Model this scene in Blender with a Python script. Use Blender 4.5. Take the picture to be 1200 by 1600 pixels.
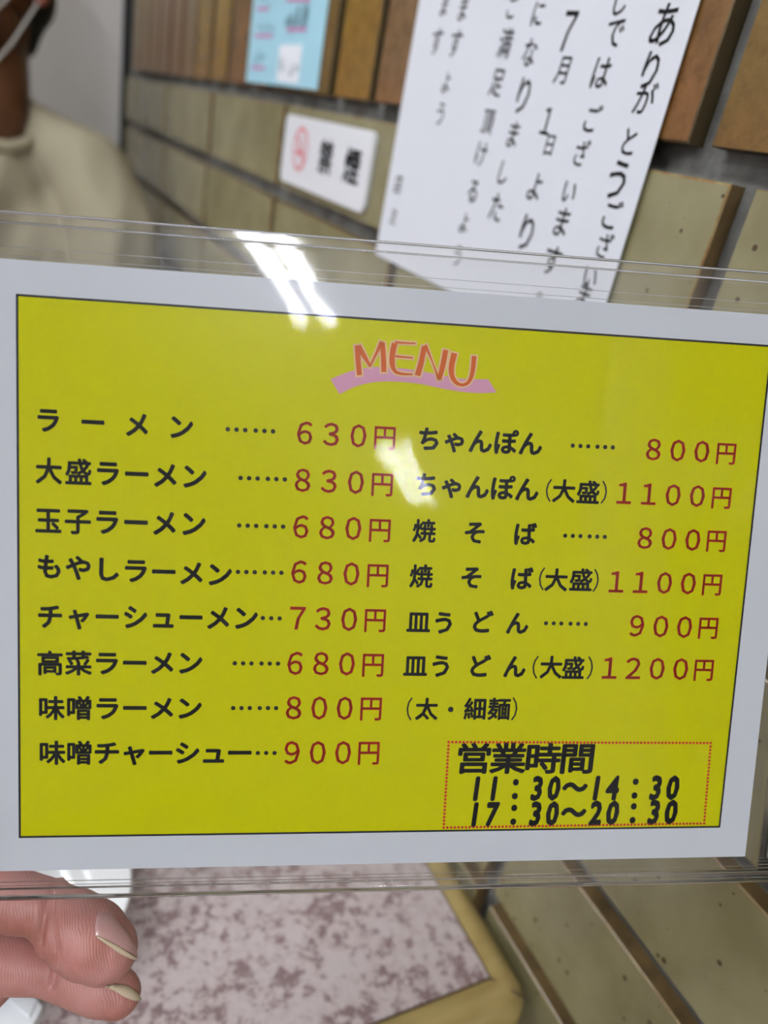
import bpy, bmesh, math, random
from mathutils import Vector, Matrix, noise
random.seed(7)
SC = bpy.context.scene
COL = SC.collection
for _o in list(bpy.data.objects): bpy.data.objects.remove(_o)

# ------------------------------------------------------------------ camera
F = 1190.0                                   # focal length in pixels of the 1200x1600 frame
CX = Vector((0.8874914, -0.42273573, 0.18344893))
CYD = Vector((-0.04252144, -0.47151293, -0.8808334))
CZF = Vector((0.45885829, 0.77393156, -0.436439))
CAM = Vector((0.0, 0.0, 1.041))
D = 0.22                                     # distance from the camera to the tile faces
H = 0.341                                    # camera height above the table top
TABLE_Z = CAM.z - H
cd = bpy.data.cameras.new('camera'); cam = bpy.data.objects.new('camera', cd); COL.objects.link(cam)
cd.sensor_fit = 'VERTICAL'; cd.sensor_height = 36.0; cd.lens = 36.0 * F / 1600.0
cd.clip_start = 0.01; cd.clip_end = 50
m = Matrix((CX, -CYD, -CZF)).transposed().to_4x4(); m.translation = CAM
cam.matrix_world = m
cd.dof.use_dof = True; cd.dof.focus_distance = 0.198
cd.dof.aperture_fstop = (cd.lens / 1000) / 0.0031
SC.camera = cam
SC.view_settings.view_transform = 'Standard'; SC.view_settings.look = 'None'
SC.view_settings.gamma = 1.0; SC.view_settings.use_curve_mapping = False
SC.view_settings.exposure = 0.0
SC.cycles.use_denoising = True
SC.cycles.max_bounces = 12; SC.cycles.transparent_max_bounces = 24
SC.cycles.caustics_reflective = False; SC.cycles.caustics_refractive = False

# ------------------------------------------------------------------ light
wd = bpy.data.worlds.new('world'); SC.world = wd; wd.use_nodes = True
wd.node_tree.nodes['Background'].inputs[0].default_value = (0.75, 0.8, 0.9, 1)
wd.node_tree.nodes['Background'].inputs[1].default_value = 0.15
TUBE_REAR, TUBE_FRONT = 138.0, 50.0

def ray(px, py): return CX * (px - 600) + CYD * (py - 800) + CZF * F
def at(px, py, z): return CAM + ray(px, py) * (z / F)                 # point at camera depth z
def on_wall(px, py, x=D):
    r = ray(px, py); return CAM + r * (x / r.x)
def on_table(px, py, z=TABLE_Z):
    r = ray(px, py); return CAM + r * ((z - CAM.z) / r.z)

# ------------------------------------------------------------------ materials
def mat(name, col, rough=0.5, spec=0.5, metal=0.0):
    M = bpy.data.materials.new(name); M.use_nodes = True
    b = M.node_tree.nodes['Principled BSDF']
    b.inputs['Base Color'].default_value = (*col, 1); b.inputs['Roughness'].default_value = rough
    b.inputs['Specular IOR Level'].default_value = spec; b.inputs['Metallic'].default_value = metal
    return M
def nd(M, t, **kw):
    n = M.node_tree.nodes.new(t)
    for k, v in kw.items():
        if k in ('operation', 'blend_type', 'data_type', 'feature', 'distance', 'noise_dimensions', 'interpolation'): setattr(n, k, v)
        else: n.inputs[k].default_value = v
    return n
def lk(M, a, b): M.node_tree.links.new(a, b)
def ramp(M, fac, stops):
    r = nd(M, 'ShaderNodeValToRGB'); e = r.color_ramp.elements
    while len(e) < len(stops): e.new(0.5)
    for i, (p, c) in enumerate(stops): e[i].position = p; e[i].color = (*c, 1)
    lk(M, fac, r.inputs[0]); return r.outputs[0]
def bump(M, h, s, d=0.001):
    b = nd(M, 'ShaderNodeBump', Strength=s, Distance=d); lk(M, h, b.inputs['Height'])
    lk(M, b.outputs[0], M.node_tree.nodes['Principled BSDF'].inputs['Normal'])
def objco(M): return nd(M, 'ShaderNodeTexCoord').outputs['Object']
def noise_t(M, vec, scale, detail=4, rough=0.55):
    n = nd(M, 'ShaderNodeTexNoise', Scale=scale, Detail=detail, Roughness=rough); lk(M, vec, n.inputs['Vector']); return n.outputs['Fac']
def mixc(M, fac, a, b, mode='MIX'):
    x = nd(M, 'ShaderNodeMix', data_type='RGBA', blend_type=mode)
    if isinstance(fac, (int, float)): x.inputs[0].default_value = fac
    else: lk(M, fac, x.inputs[0])
    for k, v in ((6, a), (7, b)):
        if isinstance(v, tuple): x.inputs[k].default_value = (*v, 1)
        else: lk(M, v, x.inputs[k])
    return x.outputs[2]
BC = lambda M: M.node_tree.nodes['Principled BSDF'].inputs['Base Color']

def glaze_coord(M):                          # object space shifted per tile, so that alike tiles differ
    oi = nd(M, 'ShaderNodeObjectInfo'); a = nd(M, 'ShaderNodeVectorMath', operation='ADD')
    s = nd(M, 'ShaderNodeVectorMath', operation='SCALE'); c = nd(M, 'ShaderNodeCombineXYZ')
    for i in range(3): lk(M, oi.outputs['Random'], c.inputs[i])
    lk(M, c.outputs[0], s.inputs[0]); s.inputs['Scale'].default_value = 7.0
    lk(M, objco(M), a.inputs[0]); lk(M, s.outputs[0], a.inputs[1])
    return a.outputs[0], oi.outputs['Random']

M_beige = mat('beige_glaze', (.4, .37, .25), 0.22, 0.5)
v, rnd = glaze_coord(M_beige)
base = ramp(M_beige, rnd, [(0, (.21, .185, .095)), (.5, (.23, .206, .115)), (1, (.255, .23, .135))])
cl = ramp(M_beige, noise_t(M_beige, v, 26), [(.35, (.80, .78, .70)), (.7, (1.08, 1.08, 1.08))])
c1 = mixc(M_beige, 1.0, base, cl, 'MULTIPLY')
vo = nd(M_beige, 'ShaderNodeTexVoronoi', Scale=150.0, Randomness=1.0); vo.voronoi_dimensions = '2D'
sp2 = nd(M_beige, 'ShaderNodeSeparateXYZ'); cb2 = nd(M_beige, 'ShaderNodeCombineXYZ'); lk(M_beige, v, sp2.inputs[0]); lk(M_beige, sp2.outputs['Y'], cb2.inputs[0]); lk(M_beige, sp2.outputs['Z'], cb2.inputs[1]); lk(M_beige, cb2.outputs[0], vo.inputs['Vector'])
vr = nd(M_beige, 'ShaderNodeTexWhiteNoise'); lk(M_beige, vo.outputs['Position'], vr.inputs['Vector'])
thr = nd(M_beige, 'ShaderNodeMath', operation='MULTIPLY'); lk(M_beige, vr.outputs['Value'], thr.inputs[0]); thr.inputs[1].default_value = 1.0
pw = nd(M_beige, 'ShaderNodeMath', operation='POWER'); lk(M_beige, thr.outputs[0], pw.inputs[0]); pw.inputs[1].default_value = 7.0
sz = nd(M_beige, 'ShaderNodeMath', operation='MULTIPLY'); lk(M_beige, pw.outputs[0], sz.inputs[0]); sz.inputs[1].default_value = 0.20
su = nd(M_beige, 'ShaderNodeMath', operation='SUBTRACT'); lk(M_beige, sz.outputs[0], su.inputs[0]); lk(M_beige, vo.outputs['Distance'], su.inputs[1])
sp = ramp(M_beige, su.outputs[0], [(0.0, (0, 0, 0)), (.03, (1, 1, 1))])
c2 = mixc(M_beige, sp, c1, (.07, .045, .02))
lk(M_beige, c2, BC(M_beige)); bump(M_beige, noise_t(M_beige, v, 60), .12, .001)

M_side = mat('iron_brown_tile_side', (.13, .085, .04), 0.5, 0.3)
v, rnd = glaze_coord(M_side)
lk(M_side, ramp(M_side, noise_t(M_side, v, 90), [(.3, (.06, .038, .015)), (.7, (.15, .095, .038))]), BC(M_side))
M_dark = mat('dark_tile_side', (.05, .035, .015), 0.6, 0.2)
M_rim = mat('tile_rim', (.3, .24, .13), 0.25, 0.5)
v, rnd = glaze_coord(M_rim)
lk(M_rim, ramp(M_rim, noise_t(M_rim, v, 160), [(.40, (.20, .11, .035)), (.62, (.25, .19, .085))]), BC(M_rim))

M_amber = mat('amber_glaze', (.3, .16, .03), 0.25, 0.35)
v, rnd = glaze_coord(M_amber)
base = ramp(M_amber, rnd, [(0, (.22, .135, .015)), (.2, (.13, .095, .035)), (.4, (.19, .11, .01)), (.6, (.15, .10, .045)), (.8, (.18, .068, .010)), (1, (.24, .165, .025))])
sx = nd(M_amber, 'ShaderNodeSeparateXYZ'); lk(M_amber, objco(M_amber), sx.inputs[0])
mr = nd(M_amber, 'ShaderNodeMapRange'); lk(M_amber, sx.outputs['Z'], mr.inputs[0])
for i, q in ((1, -.11), (2, -.02), (3, .75), (4, 0.0)): mr.inputs[i].default_value = q
nz = nd(M_amber, 'ShaderNodeMath', operation='MULTIPLY'); lk(M_amber, mr.outputs[0], nz.inputs[0]); lk(M_amber, noise_t(M_amber, v, 30), nz.inputs[1])
c1 = mixc(M_amber, nz.outputs[0], base, (.20, .065, .012))
cl = ramp(M_amber, noise_t(M_amber, v, 120, 8, .7), [(.3, (.62, .58, .5)), (.62, (1.1, 1.1, 1.05))])
lk(M_amber, mixc(M_amber, 1.0, c1, cl, 'MULTIPLY'), BC(M_amber)); bump(M_amber, noise_t(M_amber, v, 70), .12, .001)

M_grout = mat('grey_mortar', (.13, .13, .12), 0.9, 0.1)
g = objco(M_grout)
lk(M_grout, ramp(M_grout, noise_t(M_grout, g, 45, 8), [(.3, (.085, .082, .075)), (.65, (.2, .2, .19))]), BC(M_grout)); bump(M_grout, noise_t(M_grout, g, 220), .6, .002)

M_plaster = mat('grey_wall_paint', (.62, .60, .60), 0.8, 0.2); bump(M_plaster, noise_t(M_plaster, objco(M_plaster), 180), .15, .001)
M_gwall = mat('far_panel_grey', (.62, .59, .575), 0.6, 0.3); bump(M_gwall, noise_t(M_gwall, objco(M_gwall), 120), .08, .001)
M_ceil = mat('ceiling_white', (.72, .71, .68), 0.9, 0.1); bump(M_ceil, noise_t(M_ceil, objco(M_ceil), 90), .3, .002)
M_floor = mat('brown_vinyl_floor', (.16, .12, .09), 0.45, 0.4)
lk(M_floor, ramp(M_floor, noise_t(M_floor, objco(M_floor), 9), [(.3, (.11, .085, .06)), (.7, (.19, .15, .11))]), BC(M_floor))
M_black = mat('black_trim_metal', (.012, .012, .012), 0.4)
M_white = mat('white_enamel', (.75, .76, .78), 0.35)
M_steel = mat('steel', (.5, .5, .5), 0.3, 0.5, 1.0)
def tube_mat(name, k):
    M = bpy.data.materials.new(name); M.use_nodes = True
    M.node_tree.nodes.clear(); e = nd(M, 'ShaderNodeEmission', Strength=k); e.inputs[0].default_value = (.93, .97, 1, 1)
    oo = nd(M, 'ShaderNodeOutputMaterial'); lk(M, e.outputs[0], oo.inputs[0]); return M
M_tube, M_tube2 = tube_mat('lit_tube_bright', TUBE_REAR), tube_mat('added_tube_dim', TUBE_FRONT)

M_lam = mat('speckled_pink_laminate', (.6, .5, .5), 0.3, 0.4)
g = objco(M_lam)
w = nd(M_lam, 'ShaderNodeTexNoise', Scale=205.0, Detail=5.0, Roughness=0.6); lk(M_lam, g, w.inputs['Vector'])
big = noise_t(M_lam, g, 45, 3)
ad = nd(M_lam, 'ShaderNodeMath', operation='MULTIPLY_ADD'); lk(M_lam, big, ad.inputs[0]); ad.inputs[1].default_value = .45; lk(M_lam, w.outputs['Fac'], ad.inputs[2])
c1 = ramp(M_lam, ad.outputs[0], [(.60, (.22, .15, .155)), (.655, (.33, .25, .25)), (.705, (.46, .38, .38)), (.83, (.54, .465, .47))])
lk(M_lam, c1, BC(M_lam))
M_wood = mat('honey_wood_edge', (.35, .24, .09), 0.25, 0.5)
wv = nd(M_wood, 'ShaderNodeTexNoise', Scale=18.0, Detail=6.0); mp = nd(M_wood, 'ShaderNodeMapping'); mp.inputs['Scale'].default_value = (1, 4, 6)
lk(M_wood, objco(M_wood), mp.inputs[0]); lk(M_wood, mp.outputs[0], wv.inputs['Vector'])
lk(M_wood, ramp(M_wood, wv.outputs['Fac'], [(.3, (.27, .19, .065)), (.7, (.40, .30, .12))]), BC(M_wood))

M_paper = mat('white_paper', (.77, .79, .86), 0.7, 0.1)
M_yellow = mat('yellow_print', (.60, .58, .0), 0.8, 0.0)
lk(M_yellow, ramp(M_yellow, noise_t(M_yellow, objco(M_yellow), 900), [(.3, (.68, .67, .0)), (.7, (.74, .72, .0))]), BC(M_yellow))
M_ink = mat('black_ink', (.012, .012, .014), 0.6, 0.2)
M_red = mat('red_ink', (.66, .035, .012), 0.6, 0.2)
M_orange = mat('orange_ink', (.72, .13, .012), 0.6, 0.2)
M_peach = mat('peach_outline_ink', (.92, .62, .34), 0.6, 0.2)
M_pink = mat('pink_ink', (.80, .38, .55), 0.6, 0.2)
M_notice = mat('notice_paper', (.68, .70, .765), 0.7, 0.1)
M_blue = mat('pale_blue_paper', (.36, .62, .74), 0.6, 0.2)
M_greyink = mat('grey_pencil', (.12, .2, .24), 0.7, 0.1)
M_magenta = mat('magenta_pen', (.55, .18, .42), 0.7, 0.1)
M_sign = mat('white_sign_plastic', (.74, .75, .80), 0.3, 0.4)
M_signred = mat('sign_red', (.66, .12, .15), 0.4, 0.3)
M_ceramic = mat('white_porcelain', (.85, .86, .88), 0.15, 0.6)
M_napkin = mat('white_napkin', (.82, .84, .88), 0.9, 0.1)
M_bench = mat('dark_bench_vinyl', (.05, .03, .025), 0.5)

def clear(name, rough, tint, haze, ior=1.49, bumps=0.0, extra=0.0, broad=0.0):
    M = bpy.data.materials.new(name); M.use_nodes = True; T = M.node_tree; T.nodes.clear()
    tr = nd(M, 'ShaderNodeBsdfTransparent'); tr.inputs[0].default_value = (*tint, 1)
    df = nd(M, 'ShaderNodeBsdfDiffuse'); df.inputs[0].default_value = (.85, .87, .92, 1)
    gl = nd(M, 'ShaderNodeBsdfGlossy', Roughness=rough); g2 = nd(M, 'ShaderNodeBsdfGlossy', Roughness=.30); gm = nd(M, 'ShaderNodeMixShader', Fac=broad)
    lk(M, gl.outputs[0], gm.inputs[1]); lk(M, g2.outputs[0], gm.inputs[2])
    m1 = nd(M, 'ShaderNodeMixShader', Fac=haze); lk(M, tr.outputs[0], m1.inputs[1]); lk(M, df.outputs[0], m1.inputs[2])
    fr = nd(M, 'ShaderNodeFresnel', IOR=ior); af = nd(M, 'ShaderNodeMath', operation='ADD'); lk(M, fr.outputs[0], af.inputs[0]); af.inputs[1].default_value = extra
    if bumps:
        co = objco(M)
        a1 = nd(M, 'ShaderNodeTexNoise', Scale=11.0, Detail=2.0); lk(M, co, a1.inputs['Vector'])
        a2 = nd(M, 'ShaderNodeTexNoise', Scale=60.0, Detail=2.0); lk(M, co, a2.inputs['Vector'])
        ma = nd(M, 'ShaderNodeMath', operation='MULTIPLY_ADD'); lk(M, a2.outputs['Fac'], ma.inputs[0]); ma.inputs[1].default_value = .10; lk(M, a1.outputs['Fac'], ma.inputs[2])
        b = nd(M, 'ShaderNodeBump', Strength=1.0, Distance=bumps); lk(M, ma.outputs[0], b.inputs['Height'])
        lk(M, b.outputs[0], gl.inputs['Normal'])
    m2 = nd(M, 'ShaderNodeMixShader'); lk(M, af.outputs[0], m2.inputs[0]); lk(M, m1.outputs[0], m2.inputs[1]); lk(M, gm.outputs[0], m2.inputs[2])
    o = nd(M, 'ShaderNodeOutputMaterial'); lk(M, m2.outputs[0], o.inputs[0]); return M
M_film = clear('clear_film', 0.04, (.99, .99, .99), 0.004, ior=1.36, bumps=0.0005, broad=.45)
M_sheet = clear('clear_back_sheet', 0.05, (.93, .93, .92), 0.03)
M_strip = clear('clear_rim', 0.06, (.985, .98, .975), 0.015, extra=.0)
M_weld = mat('clear_weld_ridge', (.93, .94, .96), 0.05, 0.5)
M_weld.node_tree.nodes['Principled BSDF'].inputs['Transmission Weight'].default_value = 1.0
M_weld.node_tree.nodes['Principled BSDF'].inputs['IOR'].default_value = 1.45

def skin_mat(name, a, b, c, scale):
    M = mat(name, b, 0.42, 0.4)
    p = M.node_tree.nodes['Principled BSDF']
    p.inputs['Subsurface Weight'].default_value = 0.12; p.inputs['Subsurface Radius'].default_value = (.6, .25, .15); p.inputs['Subsurface Scale'].default_value = 0.004
    g = objco(M)
    lk(M, ramp(M, noise_t(M, g, scale), [(.3, a), (.5, b), (.72, c)]), BC(M))
    return M
M_hand = skin_mat('warm_skin_hand', (.36, .135, .10), (.48, .215, .195), (.56, .28, .255), 55)
wv = nd(M_hand, 'ShaderNodeTexWave', Scale=420.0, Distortion=14.0, Detail=1.5); wv.inputs['Detail Scale'].default_value = .35
lk(M_hand, objco(M_hand), wv.inputs['Vector']); bump(M_hand, wv.outputs['Fac'], .16, .0004)
M_nail = mat('nail', (.52, .30, .29), 0.2, 0.6)
M_nailtip = mat('nail_free_edge', (.62, .50, .36), 0.3, 0.5)
M_face = skin_mat('tan_skin_in_shade', (.075, .029, .012), (.088, .034, .014), (.11, .045, .019), 20)  # tan skin with the shade on the neck put into its colour
M_lip = mat('ear_lobe_red', (.42, .13, .10), 0.5)
M_hair = mat('black_hair', (.008, .007, .006), 0.5)
wh = nd(M_hair, 'ShaderNodeTexNoise', Scale=200.0); lk(M_hair, objco(M_hair), wh.inputs['Vector']); bump(M_hair, wh.outputs['Fac'], .5, .003)
M_shirt = mat('beige_knit', (.31, .275, .195), 0.9, 0.1); bump(M_shirt, noise_t(M_shirt, objco(M_shirt), 350), .3, .001)
M_mask = mat('white_mask', (.72, .71, .70), 0.8, 0.1)
M_trouser = mat('dark_trousers', (.03, .035, .05), 0.9, 0.1)
M_eye = mat('eye_white', (.8, .8, .78), 0.2); M_iris = mat('iris', (.03, .015, .01), 0.1)

# ------------------------------------------------------------------ helpers
def obj(name, me, M, parent=None, world=False):
    if isinstance(me, bmesh.types.BMesh):
        bm = me; me = bpy.data.meshes.new(name); bm.to_mesh(me); bm.free()
    if M is not None:
        for q in (M if isinstance(M, (list, tuple)) else [M]): me.materials.append(q)
    o = bpy.data.objects.new(name, me); COL.objects.link(o)
    if parent is not None:
        o.parent = parent
        if world: o.matrix_parent_inverse = parent.matrix_world.inverted()
    return o
def tag(o, label=None, cat=None, group=None, kind=None):
    for k, v in (('label', label), ('category', cat), ('group', group), ('kind', kind)):
        if v: o[k] = v
    return o
def empty(name, loc, label=None, cat=None, group=None, rot=None):
    o = bpy.data.objects.new(name, None); COL.objects.link(o); o.empty_display_size = .02
    M = (rot.to_4x4() if rot else Matrix.Identity(4)); M.translation = loc; o.matrix_world = M
    tag(o, label, cat, group); return o
def bx(bm, a, b, bev=0.0, seg=2):
    a = Vector(a); b = Vector(b)
    r = bmesh.ops.create_cube(bm, size=1.0, matrix=Matrix.LocRotScale((a + b) / 2, None, b - a))
    if bev: bmesh.ops.bevel(bm, geom=list({e for q in r['verts'] for e in q.link_edges}), offset=bev, segments=seg, affect='EDGES', profile=.6)
    return bm
def box(a, b, bev=0.0, seg=2): return bx(bmesh.new(), a, b, bev, seg)
def cyl(p0, p1, r0, r1=None, n=20, bm=None):
    bm = bm or bmesh.new(); p0 = Vector(p0); p1 = Vector(p1); d = p1 - p0
    M = Matrix.Translation((p0 + p1) / 2) @ d.to_track_quat('Z', 'Y').to_matrix().to_4x4()
    bmesh.ops.create_cone(bm, cap_ends=True, segments=n, radius1=r0, radius2=r0 if r1 is None else r1, depth=d.length, matrix=M); return bm
def tube(bm, pts, r, n=10):
    rings = []
    for i, p in enumerate(pts):
        p = Vector(p); a = Vector(pts[max(0, i - 1)]); b = Vector(pts[min(len(pts) - 1, i + 1)])
        q = (b - a).to_track_quat('Z', 'Y'); rr = r[i] if isinstance(r, (list, tuple)) else r
        rings.append([bm.verts.new(p + q @ Vector((math.cos(t) * rr, math.sin(t) * rr, 0))) for t in [2 * math.pi * k / n for k in range(n)]])
    for A, B in zip(rings, rings[1:]):
        for k in range(n): bm.faces.new((A[k], A[(k + 1) % n], B[(k + 1) % n], B[k]))
    bm.faces.new(rings[0][::-1]); bm.faces.new(rings[-1]); return bm
def smooth(o):
    for p in o.data.polygons: p.use_smooth = True
    return o
def blob(name, chains, voxel, M, parent, it=6, warp=None):
    """one continuous surface from tapered chains of (point, radius)"""
    bm = bmesh.new()
    for ch in chains:
        for i, (p, r) in enumerate(ch):
            bmesh.ops.create_icosphere(bm, subdivisions=3, radius=r, matrix=Matrix.Translation(p))
            if i:
                q, s = ch[i - 1]
                if (Vector(p) - Vector(q)).length > 1e-5: cyl(q, p, s, r, 24, bm)
    me = bpy.data.meshes.new('t'); bm.to_mesh(me); bm.free()
    o = bpy.data.objects.new('t', me); COL.objects.link(o)
    rm = o.modifiers.new('r', 'REMESH'); rm.mode = 'VOXEL'; rm.voxel_size = voxel
    sm = o.modifiers.new('s', 'SMOOTH'); sm.iterations = it; sm.factor = .5
    bpy.context.view_layer.update()
    out = bpy.data.meshes.new_from_object(o.evaluated_get(bpy.context.evaluated_depsgraph_get()))
    bpy.data.objects.remove(o); bpy.data.meshes.remove(me)
    if warp:
        for q in out.vertices: q.co = warp(q.co)
    out.name = name; out.materials.clear()
    return smooth(obj(name, out, M, parent, world=True))

# glyph outlines from the built-in font, cached once
GL = {}
def load_glyphs(chars):
    tmp = []
    for c in chars:
        if c in GL: continue
        cu = bpy.data.curves.new('g', 'FONT'); cu.body = c; cu.size = 1; cu.resolution_u = 2
        o = bpy.data.objects.new('g', cu); COL.objects.link(o); tmp.append((c, o, cu))
    bpy.context.view_layer.update()
    for c, o, cu in tmp:
        me = bpy.data.meshes.new_from_object(o)
        vs = [tuple(q.co[:2]) for q in me.vertices]; fs = [tuple(p.vertices) for p in me.polygons]
        xs = [q[0] for q in vs] or [0]
        GL[c] = (vs, fs, (min(xs), max(xs)))
        bpy.data.meshes.remove(me); bpy.data.objects.remove(o); bpy.data.curves.remove(cu)

def write(name, M, parent, glyphs, bold, mapf):
    """glyphs: (char, centre(2), ex, ey, shear, rotation); mapf lays 2D onto the surface; bold thickens the stroke"""
    V = []; Fc = []
    for c, ce, ex, ey, sh, ro in glyphs:
        bo = bold * (1.25 if 0x3040 <= ord(c) < 0x3100 else 1.0)
        dirs = [(0, 0)] if bo <= 0 else [(bo * math.cos(k * math.pi / 4), bo * math.sin(k * math.pi / 4)) for k in range(8)]
        vs, fs, (x0, x1) = GL[c]
        wide = ord(c) > 0x2000
        cx = .5 if wide and c not in '（）：' else (x0 + x1) / 2
        cr, sr = math.cos(ro), math.sin(ro)
        for dx, dy in dirs:
            b = len(V)
            for x, y in vs:
                x = (x - cx) + dx; y = (y - .358) + dy
                x, y = (x + y * sh) * ex, y * ey
                V.append(mapf(ce[0] + x * cr - y * sr, ce[1] + x * sr + y * cr))
            Fc += [tuple(b + i for i in f) for f in fs]
    me = bpy.data.meshes.new(name); me.from_pydata(V, [], Fc); me.update()
    return obj(name, me, M, parent)

# ------------------------------------------------------------------ setting
XL, XR, Y0, Y1, ZC = -3.0, D, -6.0, 1.44, CAM.z + 1.375
WX = D + 0.0078                                # mortar face
def S(name, bm, M, parent=None): return tag(obj(name, bm, M, parent), kind='structure')
S('floor', box((XL, Y0, -.1), (XR + .2, Y1, 0)), M_floor)
S('ceiling', box((XL, Y0, ZC), (XR + .2, Y1, ZC + .1)), M_ceil)
wall = S('wall_right', box((WX, Y0, 0), (WX + .19, Y1, ZC)), M_grout)
S('wall_back', box((XL - .1, Y1, -.1), (XR + .2, Y1 + .1, ZC + .1)), M_gwall)
S('wall_left', box((XL - .1, Y0 - .1, -.1), (XL, Y1, ZC + .1)), M_plaster)
S('wall_front', box((XL, Y0 - .1, -.1), (XR + .2, Y0, ZC + .1)), M_plaster)
S('trim_1', box((D - .0065, Y1 - .012, 0), (WX - .0005, Y1 - .0005, ZC - .002), .001), M_black)
S('baseboard_back', box((XL + .002, Y1 - .012, .001), (D - .01, Y1 - .0005, .08), .002), M_black)
TILE_END = -.42
S('plaster_panel', box((WX - .006, TILE_END + .004, CAM.z + 3.10 * D), (WX + .002, Y1 - .013, ZC - .002)), M_plaster, wall)
S('plaster_panel', box((WX - .006, Y0 + .002, .002), (WX + .002, TILE_END, ZC - .002)), M_plaster, wall)

def tile_mesh(w, h, mats, key):
    """tile with its face at x=0 looking to -x; w along y, h along z"""
    rr = random.Random(key); bm = bmesh.new()
    bx(bm, (0, -w / 2, -h / 2), (.0084, w / 2, h / 2))
    ed = [e for e in bm.edges if all(q.co.x < .001 for q in e.verts)]
    bmesh.ops.bevel(bm, geom=ed, offset=.0006, segments=1, affect='EDGES')
    for q in bm.verts:
        q.co += Vector((0, rr.uniform(-.0002, .0002), rr.uniform(-.0002, .0002)))
    for f in bm.faces:
        nx = f.normal.x; f.material_index = 0 if nx < -.97 else (2 if nx < -.2 else 1); f.smooth = False
    me = bpy.data.meshes.new('tile'); bm.to_mesh(me); bm.free()
    for q in mats: me.materials.append(q)
    return me
PY, PZ = 1.0395 * D, .3163 * D
strm = [tile_mesh(PY - .0105, .268 * D, (M_beige, M_side, M_rim), k) for k in range(4)]
SP, SH = .3105 * D, .99 * D
solm = [tile_mesh(SP - .0105, SH, (M_amber, M_dark, M_side), k + 9) for k in range(4)]
n_t = 0
for r in range(14):
    zt = CAM.z + (.03 - .3163 * r) * D
    for k in range(-2, 6):
        yc = (.868 + 1.0395 * (k + .5)) * D
        if yc - PY / 2 < TILE_END or zt - .268 * D < .002: continue
        hi = min(yc + PY / 2, Y1 - .014)
        me = strm[random.randrange(4)]
        if k == 5:
            if hi - (yc - PY / 2) < .03: continue
            w = hi - (yc - PY / 2) - .006; yc = (yc - PY / 2 + .005 + hi) / 2
            me = tile_mesh(w, .268 * D, (M_beige, M_side, M_rim), 50)
        o = bpy.data.objects.new('tile', me); COL.objects.link(o); o.parent = wall
        o.location = (D + random.uniform(-.0005, .0006), yc, zt - .134 * D); n_t += 1
for r in range(3):
    zb = CAM.z + (.075 + 1.035 * r) * D
    for k in range(-9, 17):
        y = (.977 + .3105 * (k + .5)) * D
        if y - SP / 2 < TILE_END or y + SP / 2 > Y1 - .016: continue
        o = bpy.data.objects.new('tile', solm[random.randrange(4)]); COL.objects.link(o); o.parent = wall
        o.location = (D + random.uniform(-.0006, .0006), y, zb + SH / 2); n_t += 1

# ceiling lights: twin bare tubes
def light(x, yc, label, MT=None):
    e = empty('ceiling_light', (x, yc, ZC), label, 'light', 'twin tube ceiling lights')
    obj('housing', box((-.09, -.63, -.035), (.09, .63, -.0005), .004), M_white, e)
    for s in (-1, 1):
        smooth(obj('tube', cyl((s * .05, -.595, -.062), (s * .05, .595, -.062), .0155, n=16), MT or M_tube, e))
        for t in (-1, 1): obj('lamp_holder', box((s * .05 - .014, t * .612 - .017, -.082), (s * .05 + .014, t * .612 + .017, -.034), .003), M_white, e)
light(-.88, -1.69, 'twin tube ceiling light behind the viewer, mirrored at the top edge of the menu holder')
light(-.88, -4.25, 'twin tube ceiling light farthest back, mirrored softly in the yellow menu')
light(-.88, .55, 'added unseen twin tube fill light above the table, nearest the person', M_tube2)  # unseen fill light, added to brighten the tile wall and the notice
light(-2.2, .55, 'added unseen twin tube fill light on the far left side of the room', M_tube2)  # unseen fill light, added where the menu film does not mirror it

# ------------------------------------------------------------------ table
tb = empty('restaurant_table', (-.2, .5, 0), 'table with a speckled pink laminate top and a rounded honey wood edge against the tiles', 'table')
ex1, ix1 = .986 * D, .5865 * H
ey0, iy0 = .392 * H, .449 * H
tx0, ty1 = -.55, .86
def rrect(x0, y0, x1, y1, r, n=6):
    out = []
    for cx, cy, a0 in ((x1 - r, y0 + r, -90), (x1 - r, y1 - r, 0), (x0 + r, y1 - r, 90), (x0 + r, y0 + r, 180)):
        for k in range(n + 1):
            a = math.radians(a0 + 90 * k / n); out.append((cx + r * math.cos(a), cy + r * math.sin(a)))
    return out
bm = bmesh.new(); zt = TABLE_Z
prof = [(0, -.0005), (.004, .0008), (.0075, .0008), (.0115, -.001), (.0145, -.005), (.0155, -.012), (.0145, -.022), (.011, -.028), (.004, -.030), (-.004, -.030)]
iw = .0155
rings = []
for d_, z_ in prof:
    rings.append([bm.verts.new((x, y, zt + z_)) for x, y in rrect(tx0 + iw - d_, iy0 - d_ * (iy0 - ey0) / iw, ix1 + d_ * (ex1 - ix1) / iw, ty1 - iw + d_, max(.0012, .0012 + d_ * 1.0), 8)][::1])
for A, B in zip(rings, rings[1:]):
    n = len(A)
    for k in range(n): bm.faces.new((A[k], B[k], B[(k + 1) % n], A[(k + 1) % n]))
bmesh.ops.recalc_face_normals(bm, faces=bm.faces)
smooth(obj('edge_band', bm, M_wood, tb, True))
bm = bmesh.new(); vs = [bm.verts.new((x, y, zt)) for x, y in rrect(tx0 + iw, iy0, ix1, ty1 - iw, .0012, 3)]
f = bm.faces.new(vs); r = bmesh.ops.extrude_face_region(bm, geom=[f])
for q in r['geom']:
    if isinstance(q, bmesh.types.BMVert): q.co.z -= .0295
bmesh.ops.recalc_face_normals(bm, faces=bm.faces)
obj('tabletop', bm, M_lam, tb, True)
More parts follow.
